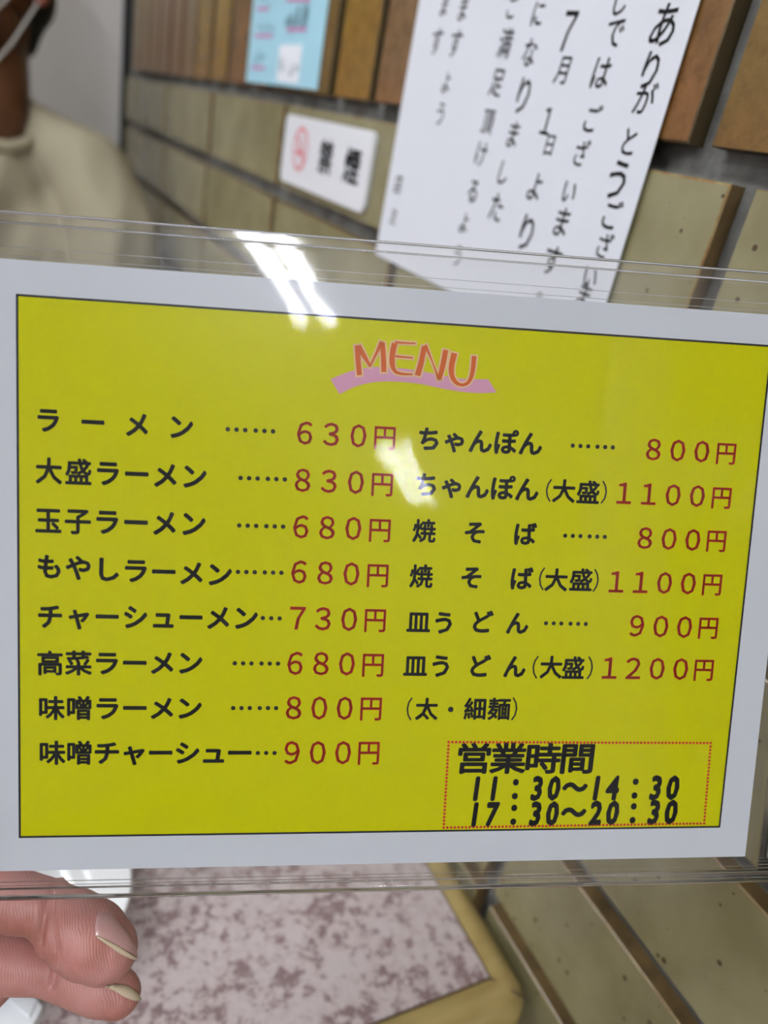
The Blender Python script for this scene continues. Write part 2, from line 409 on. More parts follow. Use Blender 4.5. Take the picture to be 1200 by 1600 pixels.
# dark seams between laminate and the wooden edge, and the mitre at the corner
bm = bmesh.new()
for a, b in (((ix1, iy0), (ix1, ty1 - iw)), ((tx0 + iw, iy0), (ix1, iy0)), ((ix1, iy0), (ix1 + .012, iy0 - (iy0 - ey0) * .8))):
    tube(bm, [(a[0], a[1], zt), (b[0], b[1], zt + .0001)], .00045, 6)
obj('seam', bm, mat('seam_brown', (.06, .035, .02), .6), tb, True)
for s in (tx0 + .06, ex1 - .08):
    for t in (ey0 + .07, ty1 - .07): smooth(obj('leg', cyl((s, t, .0), (s, t, zt - .028), .02), M_steel, tb, True))

# dish and napkin on the table beyond the hand
pr = on_table(190, 1397); rad = .062
b = on_table(176, 1429); 
dc = Vector((pr.x - rad, pr.y + .006, zt))
bm = bmesh.new(); pf = [(.0, .002), (.030, .002), (.046, .010), (.060, .021), (.062, .0215), (.0615, .020), (.048, .008), (.034, .0), (.030, -.0), (0, 0)]
pf = [(a * .042 / .062, b) for a, b in pf]; n = 48; rg = [[bm.verts.new((rr * math.cos(2 * math.pi * k / n), rr * math.sin(2 * math.pi * k / n), z)) for k in range(n)] if rr > 0 else [bm.verts.new((0, 0, z))] for rr, z in pf]
for A, B in zip(rg, rg[1:]):
    for k in range(n):
        if len(A) == 1: bm.faces.new((A[0], B[k], B[(k + 1) % n]))
        elif len(B) == 1: bm.faces.new((A[k], B[0], A[(k + 1) % n]))
        else: bm.faces.new((A[k], B[k], B[(k + 1) % n], A[(k + 1) % n]))
bmesh.ops.recalc_face_normals(bm, faces=bm.faces)
o = smooth(obj('dish', bm, M_ceramic)); o.location = Vector((pr.x - .042 + .003, pr.y - .003, zt + .0003))
tag(o, 'round white dish on the speckled table behind the fingertips', 'dish')
nb = empty('paper_napkin', on_table(20, 1600), 'folded white paper napkin on the table at the lower left corner', 'napkin')
def P(x, y, dz): q = on_table(x, y, TABLE_Z + dz); return q
def slab(pts, z0, z1):
    bm = bmesh.new(); lo = [bm.verts.new(P(x, y, z1) - Vector((0, 0, z1 - z0))) for x, y in pts]; hi_ = [bm.verts.new(P(x, y, z1)) for x, y in pts]
    bm.faces.new(hi_); bm.faces.new(lo[::-1])
    for k in range(len(pts)): bm.faces.new((lo[k], lo[(k + 1) % len(pts)], hi_[(k + 1) % len(pts)], hi_[k]))
    bmesh.ops.recalc_face_normals(bm, faces=bm.faces); return bm
obj('lower_fold', slab([(-90, 1500), (36, 1540), (56, 1560), (66, 1573), (40, 1622), (-20, 1720), (-150, 1640)], .0003, .0070), M_napkin, nb, True)
obj('folded_corner', slab([(30, 1536), (57, 1562), (46, 1588), (22, 1568), (4, 1550)], .0071, .0082), M_napkin, nb, True)

# ------------------------------------------------------------------ menu holder and sheet
SZ = .131
U = Vector((0.93469114, -0.34211863, 0.09647444)); V = Vector((-0.03383581, -0.35580652, -0.93394693))
Nn = Vector((0.35384688, 0.86968763, -0.34414506))           # away from the viewer
CO = CAM + Vector((0.00757199, 0.19293961, -0.04752236))
U.normalize(); V = (V - U * V.dot(U)).normalized(); Nn = U.cross(V)
W, HH = 1.41 * SZ, SZ
def card(px, py):                                            # pixel -> sheet coordinates, y up, origin at the yellow field's top left
    d = ray(px, py); t = (CO - CAM).dot(Nn) / d.dot(Nn); q = CAM + d * t - CO
    return q.dot(U), -q.dot(V)
ROT = Matrix((U, -V, -Nn)).transposed()
BASE = CO + V * (SZ * 1.069)
def cardw(x, y, z=0.0): return (x, y + SZ * 1.069, z)        # into the sheet's own frame
sheet = empty('menu_sheet', BASE, 'yellow printed noodle menu sheet with a white margin, inside the clear holder', 'menu', rot=ROT)
holder = empty('menu_holder', BASE, 'clear plastic holder around the yellow menu, held up by the hand', 'menu holder', rot=ROT)
ml, mr_, mt, mb = -.075 * SZ, (1.41 + .067) * SZ, .060 * SZ, -1.069 * SZ
obj('paper', box(cardw(ml, mb, -.00035), cardw(mr_, mt, 0)), M_paper, sheet)
def quad(x0, y0, x1, y1, z, M, name, par=None):
    me = bpy.data.meshes.new(name); me.from_pydata([cardw(x0, y0, z), cardw(x1, y0, z), cardw(x1, y1, z), cardw(x0, y1, z)], [], [(0, 1, 2, 3)])
    return obj(name, me, M, par or sheet)
quad(0, -HH, W, 0, .00010, M_yellow, 'yellow_field')
def lines(name, segs, w, M, z=.00020):
    V_ = []; F_ = []
    for (x0, y0), (x1, y1) in segs:
        d = Vector((x1 - x0, y1 - y0)).normalized() * (w / 2); nn = Vector((-d.y, d.x)); b = len(V_)
        for sx_, sn in ((-1, -1), (1, -1), (1, 1), (-1, 1)):
            p = Vector((x0, y0) if sx_ < 0 else (x1, y1)) + d * sx_ + nn * sn; V_.append(cardw(p.x, p.y, z))
        F_.append((b, b + 1, b + 2, b + 3))
    me = bpy.data.meshes.new(name); me.from_pydata(V_, [], F_); return obj(name, me, M, sheet)
lines('black_border', [((0, 0), (W, 0)), ((W, 0), (W, -HH)), ((W, -HH), (0, -HH)), ((0, -HH), (0, 0))], .0005, M_ink)

K, R_ = 'k', 'r'
em = 40
L = []   # (string, first centre, last centre, em width px, em height px)
def row(s, a, b, ex=41, ey=41, col=K): L.append((s, a, b, ex, ey, col))
row('ラーメン', (75.5, 657), (283, 668), 42, 42)
row('大盛ラーメン', (76.8, 736.5), (303.5, 745), 43, 43)
row('玉子ラーメン', (76, 814), (302, 819), 43, 43)
row('もやしラーメン', (78, 886), (343, 898), 43, 41)
row('チャーシューメン', (78.7, 963.5), (384, 966), 42, 41)
row('高菜ラーメン', (78.7, 1036.5), (297, 1036), 43, 40)
row('味噌ラーメン', (80.8, 1106.7), (296, 1106.7), 43, 39)
row('味噌チャーシュー', (81.9, 1176.5), (374.7, 1176.5), 43, 39)
row('ちゃんぽん', (670.7, 686.7), (828.5, 693.9), 39, 40)
row('ちゃんぽん', (666.7, 758), (823, 765.3), 39, 40)
row('大盛', (880.8, 768), (918.7, 770), 37, 38)
row('焼そば', (662.7, 830), (819.5, 835), 37, 38)
row('焼そば', (658, 900.8), (814, 904.5), 37, 38)
row('大盛', (868.8, 906.7), (907.5, 906.7), 37, 37)
row('皿う', (653.8, 972), (693.4, 973.4), 38, 38)
row('どん', (751.9, 972), (808, 974), 37, 38)
row('皿う', (649, 1040.4), (688.9, 1041), 38, 38)
row('どん', (748, 1041), (803.6, 1041.8), 37, 38)
row('大盛', (860.8, 1043), (895.4, 1044), 36, 37)
row('太', (666.4, 1108), (666.4, 1108), 36, 36)
row('細麺', (742.4, 1108), (779.8, 1108), 36, 36)
for s, a, b in (('630', (476, 677), (560, 681.5)), ('830', (473, 750.7), (556, 754)), ('680', (470, 823.5), (552, 826)), ('680', (467, 894), (549, 897)),
                ('730', (465, 966), (545.5, 968)), ('680', (461, 1036.5), (542, 1037.5)), ('800', (459, 1106), (538.5, 1106.7)), ('900', (456.5, 1176), (536, 1176)),
                ('800', (1020.8, 702.7), (1096, 706)), ('1100', (974.7, 771), (1089, 775.5)), ('800', (1007.5, 841), (1082, 844)),
                ('1100', (962.7, 909.3), (1075, 912)), ('900', (994.9, 977.9), (1069, 980)), ('1200', (952, 1044), (1063, 1045.5))):
    wd_ = {2: 45, 3: 45}[2 if a[0] < 600 else 3] - (0 if a[0] < 600 else 3)
    full = ''.join(chr(ord(c) + 0xFEE0) for c in s)
    row(full, a, b, wd_, (47 if a[0] < 600 else 44), R_)
for p in ((601, 684), (597, 757), (593.3, 828.5), (590, 899), (586, 969), (582.7, 1038.7), (579.5, 1107), (576, 1176)): row('円', p, p, 39, 41, R_)
for p in ((1133.9, 708.8), (1126.7, 777.9), (1118.7, 845.3), (1112, 913.3), (1106, 981), (1099, 1046.7)): row('円', p, p, 35, 38, R_)
HB = [('営業時間', (740, 1185.4), (901.7, 1185.6), 58, 50)]
hd = []
for s, xs, y0, y1 in (('11：30～14：30', (744.6, 771.7, 805, 839, 865.5, 898, 931.7, 957, 992, 1024.6, 1051), 1231.5, 1230), ('17：30～20：30', (742, 769, 802.5, 836.7, 863, 896, 931, 957, 989, 1021.7, 1048.4), 1272, 1268)):
    for c, x in zip(s, xs): hd.append((c, x, y0 + (y1 - y0) * (x - xs[0]) / (xs[-1] - xs[0])))
allc = set(''.join(r[0] for r in L)); load_glyphs(sorted(allc | set('営業時間0123457：～（）')))
def scale_at(px, py, ex, ey):
    a = card(px - ex / 2, py); b = card(px + ex / 2, py); c = card(px, py - ey / 2); d = card(px, py + ey / 2)
    return abs(b[0] - a[0]), abs(c[1] - d[1])
ZT = .00022
fm = lambda x, y: cardw(x, y, ZT)
for s, a, b, ex, ey, col in L:
    gs = []; A = Vector(card(*a)); B = Vector(card(*b))
    for i, c in enumerate(s):
        t = i / max(1, len(s) - 1); p = A.lerp(B, t)
        px = a[0] + (b[0] - a[0]) * t; py = a[1] + (b[1] - a[1]) * t
        w_, h_ = scale_at(px, py, ex, ey); gs.append((c, p, w_, h_, 0, 0))
    write('printed_price' if col == R_ else 'printed_dish_name', M_red if col == R_ else M_ink, sheet, gs, .012 if col == R_ else .027, fm)
gs = []
for c, x, y in (('（', 856.8, 766.7), ('）', 943.5, 770), ('（', 846, 905), ('）', 930.7, 907.5), ('（', 836, 1043), ('）', 921.5, 1044), ('（', 639.4, 1107.9), ('）', 803.6, 1108)):
    w_, h_ = scale_at(x, y, 34, 38); write('printed_bracket', M_ink, sheet, [(c, card(x, y), w_, h_, 0, 0)], 0, fm)
for s, a, b, ex, ey in HB:
    gs = []
    for i, c in enumerate(s):
        t = i / 3; px = a[0] + (b[0] - a[0]) * t; w_, h_ = scale_at(px, a[1], ex, ey); gs.append((c, card(px, a[1]), w_, h_, 0.03, 0))
    write('opening_hours_heading', M_ink, sheet, gs, .028, fm)
for half in (0, 1):
    gs = []
    for c, x, y in hd[half * 11:half * 11 + 11]:
        w_, h_ = scale_at(x, y, 38 if c not in '：～' else 40, 50 if c not in '：～' else 44); gs.append((c, card(x, y - .5), w_, h_, .10 if c.isdigit() else 0, 0))
    write('opening_hours', M_ink, sheet, gs, .046, fm)
def discs(name, pts, r, M, n=12):
    V_ = []; F_ = []
    for x, y in pts:
        b = len(V_); V_ += [cardw(x + r * math.cos(2 * math.pi * k / n), y + r * math.sin(2 * math.pi * k / n), ZT) for k in range(n)]; F_.append(tuple(range(b, b + n)))
    me = bpy.data.meshes.new(name); me.from_pydata(V_, [], F_); return obj(name, me, M, sheet)
def dots(a, b, n=6):
    A = Vector(card(*a)); B = Vector(card(*b)); out = []
    for i in range(n):
        t = i / (n - 1)
        if n == 6: t = (0, .192, .384, .616, .808, 1)[i]
        out.append(A.lerp(B, t))
    return out
for a, b, n in (((356, 670.7), (426.7, 674), 6), ((376, 746.7), (445, 749), 6), ((373.9, 820.8), (442.4, 822.7), 6), ((372, 893.3), (439.7, 894.7), 6), ((410.7, 965.3), (437, 966), 3),
                ((367, 1036), (434.4, 1036.5), 6), ((364.5, 1105.9), (431.5, 1105.9), 6), ((403, 1176), (429, 1176), 3), ((894.5, 696.3), (957, 699), 6), ((882.7, 836.8), (944.5, 838.7), 6), ((852.7, 973.4), (914.8, 974.7), 6)):
    discs('leader_dots', dots(a, b, n), .00056, M_ink)
discs('middle_dot', [card(704, 1108)], .00075, M_ink)
c4 = [Vector(card(*p)) for p in ((700.8, 1159), (1110, 1160.4), (1099.6, 1286), (693, 1292.5))]; pts = []
for i in range(4):
    a, b = c4[i], c4[(i + 1) % 4]; n = round((b - a).length / .00100)
    pts += [a.lerp(b, k / n) for k in range(n)]
discs('dotted_frame', pts, .00038, M_red, 8)
# the heading
lg = lambda x, y: Vector(card(500 + x * .25, 510 + y * .25))
def flat(name, polys, M, z):
    bm = bmesh.new()
    for p in polys:
        f = bm.faces.new([bm.verts.new(cardw(q[0], q[1], z)) for q in p])
    bmesh.ops.triangulate(bm, faces=bm.faces[:]); bmesh.ops.recalc_face_normals(bm, faces=bm.faces); return obj(name, bm, M, sheet)
def cr(pts, k=8):
    P_ = [pts[0]] + list(pts) + [pts[-1]]; out = []
    for i in range(1, len(P_) - 2):
        for j in range(k):
            t = j / k; a, b, c, d = P_[i - 1:i + 3]
            out.append(tuple(.5 * (2 * b[q] + (c[q] - a[q]) * t + (2 * a[q] - 5 * b[q] + 4 * c[q] - d[q]) * t * t + (3 * b[q] - a[q] - 3 * c[q] + d[q]) * t ** 3) for q in range(len(b))))
    return out + [tuple(pts[-1])]
top = cr([(65, 330), (120, 307), (210, 275), (310, 256), (400, 254), (560, 268), (700, 293), (850, 322), (950, 330), (1050, 330)])
bot = cr([(1102, 412), (1000, 417), (900, 410), (800, 395), (700, 375), (600, 356), (450, 344), (330, 350), (220, 376), (122, 424)])
hb = [lg(*p) for p in top]; lb = [lg(*p) for p in bot][::-1]
bm = bmesh.new(); A = [bm.verts.new(cardw(p.x, p.y, .00018)) for p in hb]; n = len(A)
B = [bm.verts.new(cardw(*(lb[min(len(lb) - 1, round(k * (len(lb) - 1) / (n - 1)))]), .00018)) for k in range(n)]
for k in range(n - 1):
    try: bm.faces.new((A[k], B[k], B[k + 1], A[k + 1]))
    except ValueError: pass
bmesh.ops.remove_doubles(bm, verts=bm.verts, dist=1e-7)
obj('ribbon', bm, M_pink, sheet)
strokes = [[(232, 120, 32), (238, 220, 32), (246, 306, 32)], [(238, 122, 34), (275, 185, 28), (312, 250, 14)], [(312, 250, 12), (348, 175, 16), (386, 98, 28)], [(390, 102, 28), (396, 200, 32), (398, 286, 32)],
           [(466, 106, 36), (452, 170, 34), (450, 235, 32), (468, 280, 22), (510, 297, 16), (578, 300, 10)], [(468, 100, 14), (530, 104, 12), (596, 107, 9)], [(470, 187, 14), (520, 192, 12), (578, 197, 10)],
           [(650, 126, 30), (632, 220, 34), (608, 308, 36)], [(656, 118, 22), (700, 220, 8), (742, 335, 14)], [(784, 148, 32), (765, 250, 32), (744, 330, 26)],
           [(838, 168, 36), (820, 250, 34), (824, 310, 30), (850, 352, 24), (890, 366, 18), (928, 346, 22), (950, 290, 26), (962, 186, 30)]]
def stroke_mesh(name, grow, M, z):
    V_ = []; F_ = []
    for s in strokes:
        c = cr(s, 6)
        for i in range(len(c)):
            x, y, w_ = c[i]; a = c[max(0, i - 1)]; b = c[min(len(c) - 1, i + 1)]; d = Vector((b[0] - a[0], b[1] - a[1])).normalized()
            if grow and i == 0: x -= d.x * grow; y -= d.y * grow
            if grow and i == len(c) - 1: x += d.x * grow; y += d.y * grow
            h = w_ / 2 + grow
            for sg in (1, -1):
                q = lg(x - d.y * h * sg, y + d.x * h * sg); V_.append(cardw(q.x, q.y, z))
            if i: k = len(V_); F_.append((k - 4, k - 3, k - 1, k - 2))
    me = bpy.data.meshes.new(name); me.from_pydata(V_, [], F_); return obj(name, me, M, sheet)
stroke_mesh('heading_outline', 10, M_peach, .00028); stroke_mesh('menu_heading', 0, M_orange, .00038)

# holder: two sheets, rim strips, weld ridges
hl, hr, ht, hb_ = -.14 * SZ, 1.56 * SZ, .1375 * SZ, -1.1225 * SZ
rt, rb, rr_ = ht - .018 * SZ, hb_ + .022 * SZ, 1.503 * SZ
obj('front_sheet', (lambda me: (me.from_pydata([cardw(hl + .004, rb, .0009), cardw(rr_, rb, .0009), cardw(rr_, rt, .0009), cardw(hl + .004, rt, .0009)], [], [(0, 1, 2, 3)]), me)[1])(bpy.data.meshes.new('front_sheet')), M_film, holder)
obj('back_sheet', (lambda me: (me.from_pydata([cardw(hl + .004, rb, -.0009), cardw(rr_, rb, -.0009), cardw(rr_, rt, -.0009), cardw(hl + .004, rt, -.0009)], [], [(0, 1, 2, 3)]), me)[1])(bpy.data.meshes.new('back_sheet')), M_sheet, holder)
for a, b in (((hl, rt), (hr, ht)), ((hl, hb_), (hr, rb)), ((rr_ + .0012, rb), (hr, rt)), ((hl, rb), (hl + .004, rt))):
    obj('rim_strip', box(cardw(a[0], a[1], -.0007), cardw(b[0], b[1], .0009), .0003, 2), M_strip, holder)
def ridge(pts, r, M=None):
    bm = bmesh.new(); tube(bm, [cardw(*p) for p in pts], r, 10); smooth(obj('weld_ridge', bm, M or M_weld, holder))
for y, z, r in ((ht, 0.0010, .00020), (rt, .0010, .00024), (hb_, .0010, .00018), (rb, .0010, .00022), (ht - .055 * SZ, -.0011, .00008), (ht - .070 * SZ, -.0011, .00007), (rb + .004 * SZ, -.0011, .00009)):
    ridge([(hl, y, z), (hr, y, z)], r)
ridge([(rr_, rb, .001), (rr_, rt, .001)], .00012); ridge([(hr, hb_, .001), (hr, ht, .001)], .0004); ridge([(hl, hb_, .001), (hl, ht, .001)], .0004)

# ------------------------------------------------------------------ things on the wall
def wl(px, py, x=D): q = on_wall(px, py, x); return q.y, q.z
NX = D - .0022
nt = empty('handwritten_notice', (D, 1.54 * D, CAM.z - .3 * D), 'large white sheet with handwritten black columns taped on the tiles above the menu', 'notice')
bm = bmesh.new(); ya, yb = 1.062 * D, 2.01 * D; z0, z1 = CAM.z - .30 * D, CAM.z + 1.05 * D; ny, nz_ = 24, 30
def nx_(y, z):                                # gentle wave of the paper, lower edge lifting a little
    return D - .0014 - .0006 * math.sin((y - ya) * 30) * math.sin((z - z0) * 14)
g_ = [[bm.verts.new((nx_(ya + (yb - ya) * i / ny, z0 + (z1 - z0) * j / nz_), ya + (yb - ya) * i / ny, z0 + (z1 - z0) * j / nz_)) for j in range(nz_ + 1)] for i in range(ny + 1)]
for i in range(ny):
    for j in range(nz_): bm.faces.new((g_[i][j], g_[i + 1][j], g_[i + 1][j + 1], g_[i][j + 1]))
bmesh.ops.recalc_face_normals(bm, faces=bm.faces)
bmesh.ops.solidify(bm, geom=bm.faces[:], thickness=.0003)
obj('paper', bm, M_notice, nt, True)
cols = [
 [('あ', 1037, 40, 1.1), ('り', 1015, 111, 1.0), ('が', 1006, 156, .84), ('と', 982, 222, .8), ('う', 964, 282, 1.15), ('ご', 953, 337, .86), ('ざ', 942, 385, .75), ('い', 921, 433, .75), ('ま', 911, 462, .8)],
 [('し', 969, 2, .8), ('で', 961, 52, .86), ('は', 939, 115, .93), ('ご', 924, 187, .8), ('ざ', 907, 241, .76), ('い', 889, 300, .8), ('ま', 877, 348, .95), ('す', 862, 408, 1.0), ('。', 852, 455, .8)],
 [('７', 887, 50, 1.25), ('月', 881, 110, .82), ('１', 855, 190, 1.0), ('日', 859, 227, .66), ('よ', 836, 293, .95), ('り', 822, 365, 1.25)],
 [('に', 840, 22, .8), ('な', 827, 83, .9), ('り', 817, 150, 1.2), ('ま', 801, 211, .9), ('し', 785, 270, .85), ('た', 775, 325, 1.0)],
 [('ご', 798, 12, .75), ('満', 788, 68, .92), ('足', 775, 129, .92), ('頂', 761, 190, .84), ('け', 750, 241, .9), ('る', 738, 299, .9), ('よ', 724, 349, .8), ('う', 714, 400, .85)],
 [('ま', 721, 14, .85), ('す', 709, 68, 1.0), ('よ', 695, 129, .8), ('う', 686, 178, .9)],
 [('ま', 692, 9, .75), ('す', 680, 65, 1.0)],
 [('店', 621, 288, .8), ('主', 614, 338, .7)]]
load_glyphs(sorted({c[0] for q in cols for c in q})); load_glyphs(list('禁煙'))
EM = .0140
for q in cols:
    gs = []
    for c, px, py, k in q:
        y, z = wl(px, py, NX)
        gs.append((c, (-y, z), EM * k * .92, EM * k * (1.0 if c != '７' else 1.1), random.uniform(.0, .12), random.uniform(-.05, .05)))
    me = write('handwriting', M_ink, None, gs, .008, lambda a, z: (nx_(-a, z) - .00045, -a, z)); me.parent = nt; me.matrix_parent_inverse = nt.matrix_world.inverted()

sg = empty('no_smoking_sign', (D, 2.5 * D, CAM.z - .207 * D), 'small white sign with red no smoking symbol and two black characters, left of the notice', 'sign')
def plate(y0, y1, z0, z1, x0, x1, r, n=6):
    bm = bmesh.new(); p = rrect(y0, z0, y1, z1, r, n); A = [bm.verts.new((x0, a, b)) for a, b in p]; B = [bm.verts.new((x1, a, b)) for a, b in p]
    bm.faces.new(A); bm.faces.new(B[::-1])
    for k in range(len(p)): bm.faces.new((A[k], A[(k + 1) % len(p)], B[(k + 1) % len(p)], B[k]))
    bmesh.ops.recalc_face_normals(bm, faces=bm.faces); return bm
SX = D - .0035
obj('plate', plate(2.125 * D, 2.87 * D, CAM.z - .212 * D, CAM.z + .003 * D, SX, D - .0008, .006), M_sign, sg, True)
for c, px, py in (('禁', 509, 247), ('煙', 550, 261)):
    yz = wl(px, py, SX); o = write('black_character', M_ink, None, [(c, (-yz[0], yz[1]), .026, .0225, 0, 0)], .028, lambda a, z: (SX - .0002, -a, z))
    o.parent = sg; o.matrix_parent_inverse = sg.matrix_world.inverted()
cy, cz = wl(469.5, 233, SX)
bm = bmesh.new(); n = 32; ro, ri = .0150, .0125
A = [bm.verts.new((SX - .0002, cy + ro * math.cos(2 * math.pi * k / n), cz + ro * math.sin(2 * math.pi * k / n))) for k in range(n)]
B = [bm.verts.new((SX - .0002, cy + ri * math.cos(2 * math.pi * k / n), cz + ri * math.sin(2 * math.pi * k / n))) for k in range(n)]
for k in range(n): bm.faces.new((A[k], A[(k + 1) % n], B[(k + 1) % n], B[k]))
def strip(bm, pts, w, x):
    for (a, b), (c, d) in zip(pts, pts[1:]):
        v_ = Vector((c - a, d - b)).normalized() * w / 2; q = [(a - v_.y, b + v_.x), (a + v_.y, b - v_.x), (c + v_.y, d - v_.x), (c - v_.y, d + v_.x)]
        bm.faces.new([bm.verts.new((x, s, t)) for s, t in q])
strip(bm, [(cy + ri * .72, cz + ri * .72), (cy - ri * .72, cz - ri * .72)], .0024, SX - .0003)
obj('prohibition_ring', bm, M_signred, sg, True)
bm = bmesh.new(); strip(bm, [(cy + .008, cz - .0025), (cy - .008, cz - .0025)], .003, SX - .00025); strip(bm, [(cy - .005, cz), (cy - .003, cz + .004), (cy - .006, cz + .008)], .0014, SX - .00025)
obj('cigarette_symbol', bm, M_signred, sg, True)

bp = empty('blue_poster', (D, 3.05 * D, CAM.z + .087 * D), 'pale blue poster with pencilled words underlined in magenta, on the brown tiles', 'poster')
BX = D - .0012
obj('paper', box((BX, 2.640 * D, CAM.z + .087 * D), (BX + .0004, 3.450 * D, CAM.z + 1.30 * D)), M_blue, bp, True)
obj('white_sticker', box((BX - .0003, 2.825 * D, CAM.z + .100 * D), (BX - .00002, 3.06 * D, CAM.z + .215 * D)), M_paper, bp, True)
def scrib(px0, px1, py, h, M, name, w=.0009, wig=1, x=BX - .0003):
    bm = bmesh.new(); n = 14 if wig else 2; pts = []
    for k in range(n):
        t = k / (n - 1); y, z = wl(px0 + (px1 - px0) * t, py, BX); pts.append((y, z + (random.uniform(-h, h) if wig else 0)))
    strip(bm, pts, w, x); obj(name, bm, M, bp, True)
for a, b, y in ((448, 486, 0), (402, 420, 14), (399, 426, 56), (449, 479, 46), (394, 414, 106)):
    scrib(a, b, y, .001, M_magenta, 'magenta_underline', .0022, 0, BX - .00045)
for a, b, y, h in ((405, 422, 2, .006), (402, 428, 45, .006), (397, 416, 92, .006), (453, 460, 30, .011), (463, 468, 28, .008), (472, 481, 30, .011), (446, 452, 32, .004)):
    scrib(a, b, y, h, M_greyink, 'pencilled_word')
for a, b, y, h in ((437, 443, 103, .006), (452, 467, 112, .005)): scrib(a, b, y, h, M_greyink, 'sticker_writing', .0008, 1, BX - .0006)

# ------------------------------------------------------------------ hand holding the menu
hand = empty('hand', at(-330, 1600, .21), 'hand with curled fingers under the lower left corner of the clear holder', 'hand')
A_ = at
ch = []
I = [(A_(-330, 1480, .228), .0115), (A_(-130, 1368, .214), .0100), (A_(-60, 1385, .2075), .0088), (A_(20, 1408, .2055), .0083), (A_(72, 1418, .2058), .0074), (A_(112, 1449, .206), .0099), (A_(140, 1468, .2065), .0104), (A_(162, 1483, .207), .0091)]
Mf = [(A_(-330, 1565, .232), .0115), (A_(-120, 1478, .226), .0098), (A_(-50, 1490, .217), .0090), (A_(20, 1503, .214), .0086), (A_(75, 1512, .2135), .0073), (A_(125, 1528, .2135), .0078), (A_(158, 1543, .214), .0077), (A_(182, 1552, .2145), .0068)]
Rf = [(A_(-330, 1650, .234), .0112), (A_(-150, 1580, .230), .0096), (A_(-70, 1570, .226), .0088), (A_(-30, 1545, .222), .0080), (A_(0, 1520, .2235), .0072)]
Lf = [(A_(-340, 1730, .234), .0100), (A_(-200, 1660, .231), .0082), (A_(-130, 1640, .228), .0074), (A_(-80, 1625, .226), .0064)]
Th = [(A_(-560, 1620, .205), .0160), (A_(-380, 1540, .188), .0125), (A_(-225, 1475, .176), .0108), (A_(-150, 1376, .1745), .0100), (A_(-118, 1322, .1745), .0080)]
wrist = A_(-850, 1660, .205); elbow = CAM + Vector((-.37, -.10, -.29))
ch = [I, Mf, Rf, Lf, Th]
for q in (I, Mf, Rf, Lf): ch.append([(wrist, .020), (q[0][0].lerp(wrist, .35), .0155), (q[0][0], .0125)])
ch.append([(wrist, .020), (Th[0][0], .0175)]); ch.append([(I[0][0], .0118), (Mf[0][0], .0118), (Rf[0][0], .0115), (Lf[0][0], .0108)])
ch.append([(wrist + (elbow - wrist).normalized() * .0, .022), (wrist.lerp(elbow, .5), .029), (elbow, .036)])
body = blob('hand_skin', ch, .00085, M_hand, hand, 7)
# joint creases pressed into the skin
cre = [(A_(66, 1395, .197), A_(62, 1475, .197), .0016, .0009), (A_(72, 1400, .197), A_(90, 1480, .197), .0007, .0007), (A_(80, 1488, .204), A_(76, 1548, .204), .0014, .0009), (A_(96, 1418, .197), A_(124, 1432, .197), .0004, .0006)]
for vtx in body.data.vertices:
    p = vtx.co
    wp = body.matrix_world @ p
    for a, b, dep, wid in cre:
        ab = b - a; t = max(0, min(1, (wp - a).dot(ab) / ab.length_squared)); q = a + ab * t
        dd = wp - q; along = dd.dot(CZF); lat = (dd - CZF * along).length
        if abs(along) < .012 and lat < wid * 2: vtx.co = p + CZF * dep * math.exp(-(lat / wid) ** 2)
def nail(name_pts, depth, M, name, parent, lift=.0004):
    """a grid of pixel/depth points wrapped on the fingertip"""
    bm = bmesh.new(); R = len(name_pts); C_ = len(name_pts[0]); g = [[bm.verts.new(A_(*p)) for p in r_] for r_ in name_pts]
    for i in range(R - 1):
        for j in range(C_ - 1): bm.faces.new((g[i][j], g[i + 1][j], g[i + 1][j + 1], g[i][j + 1]))
    bmesh.ops.subdivide_edges(bm, edges=bm.edges[:], cuts=2, use_grid_fill=True, smooth=.5)
    bmesh.ops.recalc_face_normals(bm, faces=bm.faces); bmesh.ops.solidify(bm, geom=bm.faces[:], thickness=.0004)
    return smooth(obj(name, bm, M, parent, True))
from mathutils.bvhtree import BVHTree
BV = BVHTree.FromPolygons([body.matrix_world @ q.co for q in body.data.vertices], [tuple(p.vertices) for p in body.data.polygons])
def hit(px, py, lift):
    h = BV.ray_cast(CAM, ray(px, py).normalized())
    if h[0] is None:
        nr = BV.find_nearest(A_(px, py, .207)); return nr[0] + (nr[0] - A_(150, 1475, .209)).normalized() * lift, nr[1]
    return h[0] + h[1] * lift, h[1]
def nail2(outline, M, name, lift, n=10):
    """outline: two rows of pixels (upper edge, lower edge); surface follows the skin"""
    bm = bmesh.new(); up, lo = outline; U_ = cr(up, 5); L_ = cr(lo, 5); m_ = min(len(U_), len(L_)); g = []
    for i in range(m_):
        rowv = []
        for j in range(n + 1):
            t = j / n; edge = min(1, 4 * min(t, 1 - t) + .0) * min(1, 5 * min(i / (m_ - 1), 1 - i / (m_ - 1)) + .25)
            p, _ = hit(U_[i][0] * (1 - t) + L_[i][0] * t, U_[i][1] * (1 - t) + L_[i][1] * t, lift * (.35 + .65 * edge)); rowv.append(bm.verts.new(p))
        g.append(rowv)
    for i in range(m_ - 1):
        for j in range(n): bm.faces.new((g[i][j], g[i + 1][j], g[i + 1][j + 1], g[i][j + 1]))
    bmesh.ops.recalc_face_normals(bm, faces=bm.faces)
    return smooth(obj(name, bm, M, hand, True))
nail2(([(150, 1432), (160, 1425), (178, 1433), (198, 1456), (211, 1480), (214, 1497)], [(148, 1447), (150, 1462), (165, 1472), (183, 1483), (200, 1492), (213, 1498)]), M_nail, 'fingernail', .0007)
nail2(([(150, 1462), (165, 1468), (183, 1477), (200, 1488), (214, 1496)], [(152, 1466), (165, 1475), (183, 1488), (200, 1497), (214, 1500)]), M_nailtip, 'nail_tip', .0010, 4)
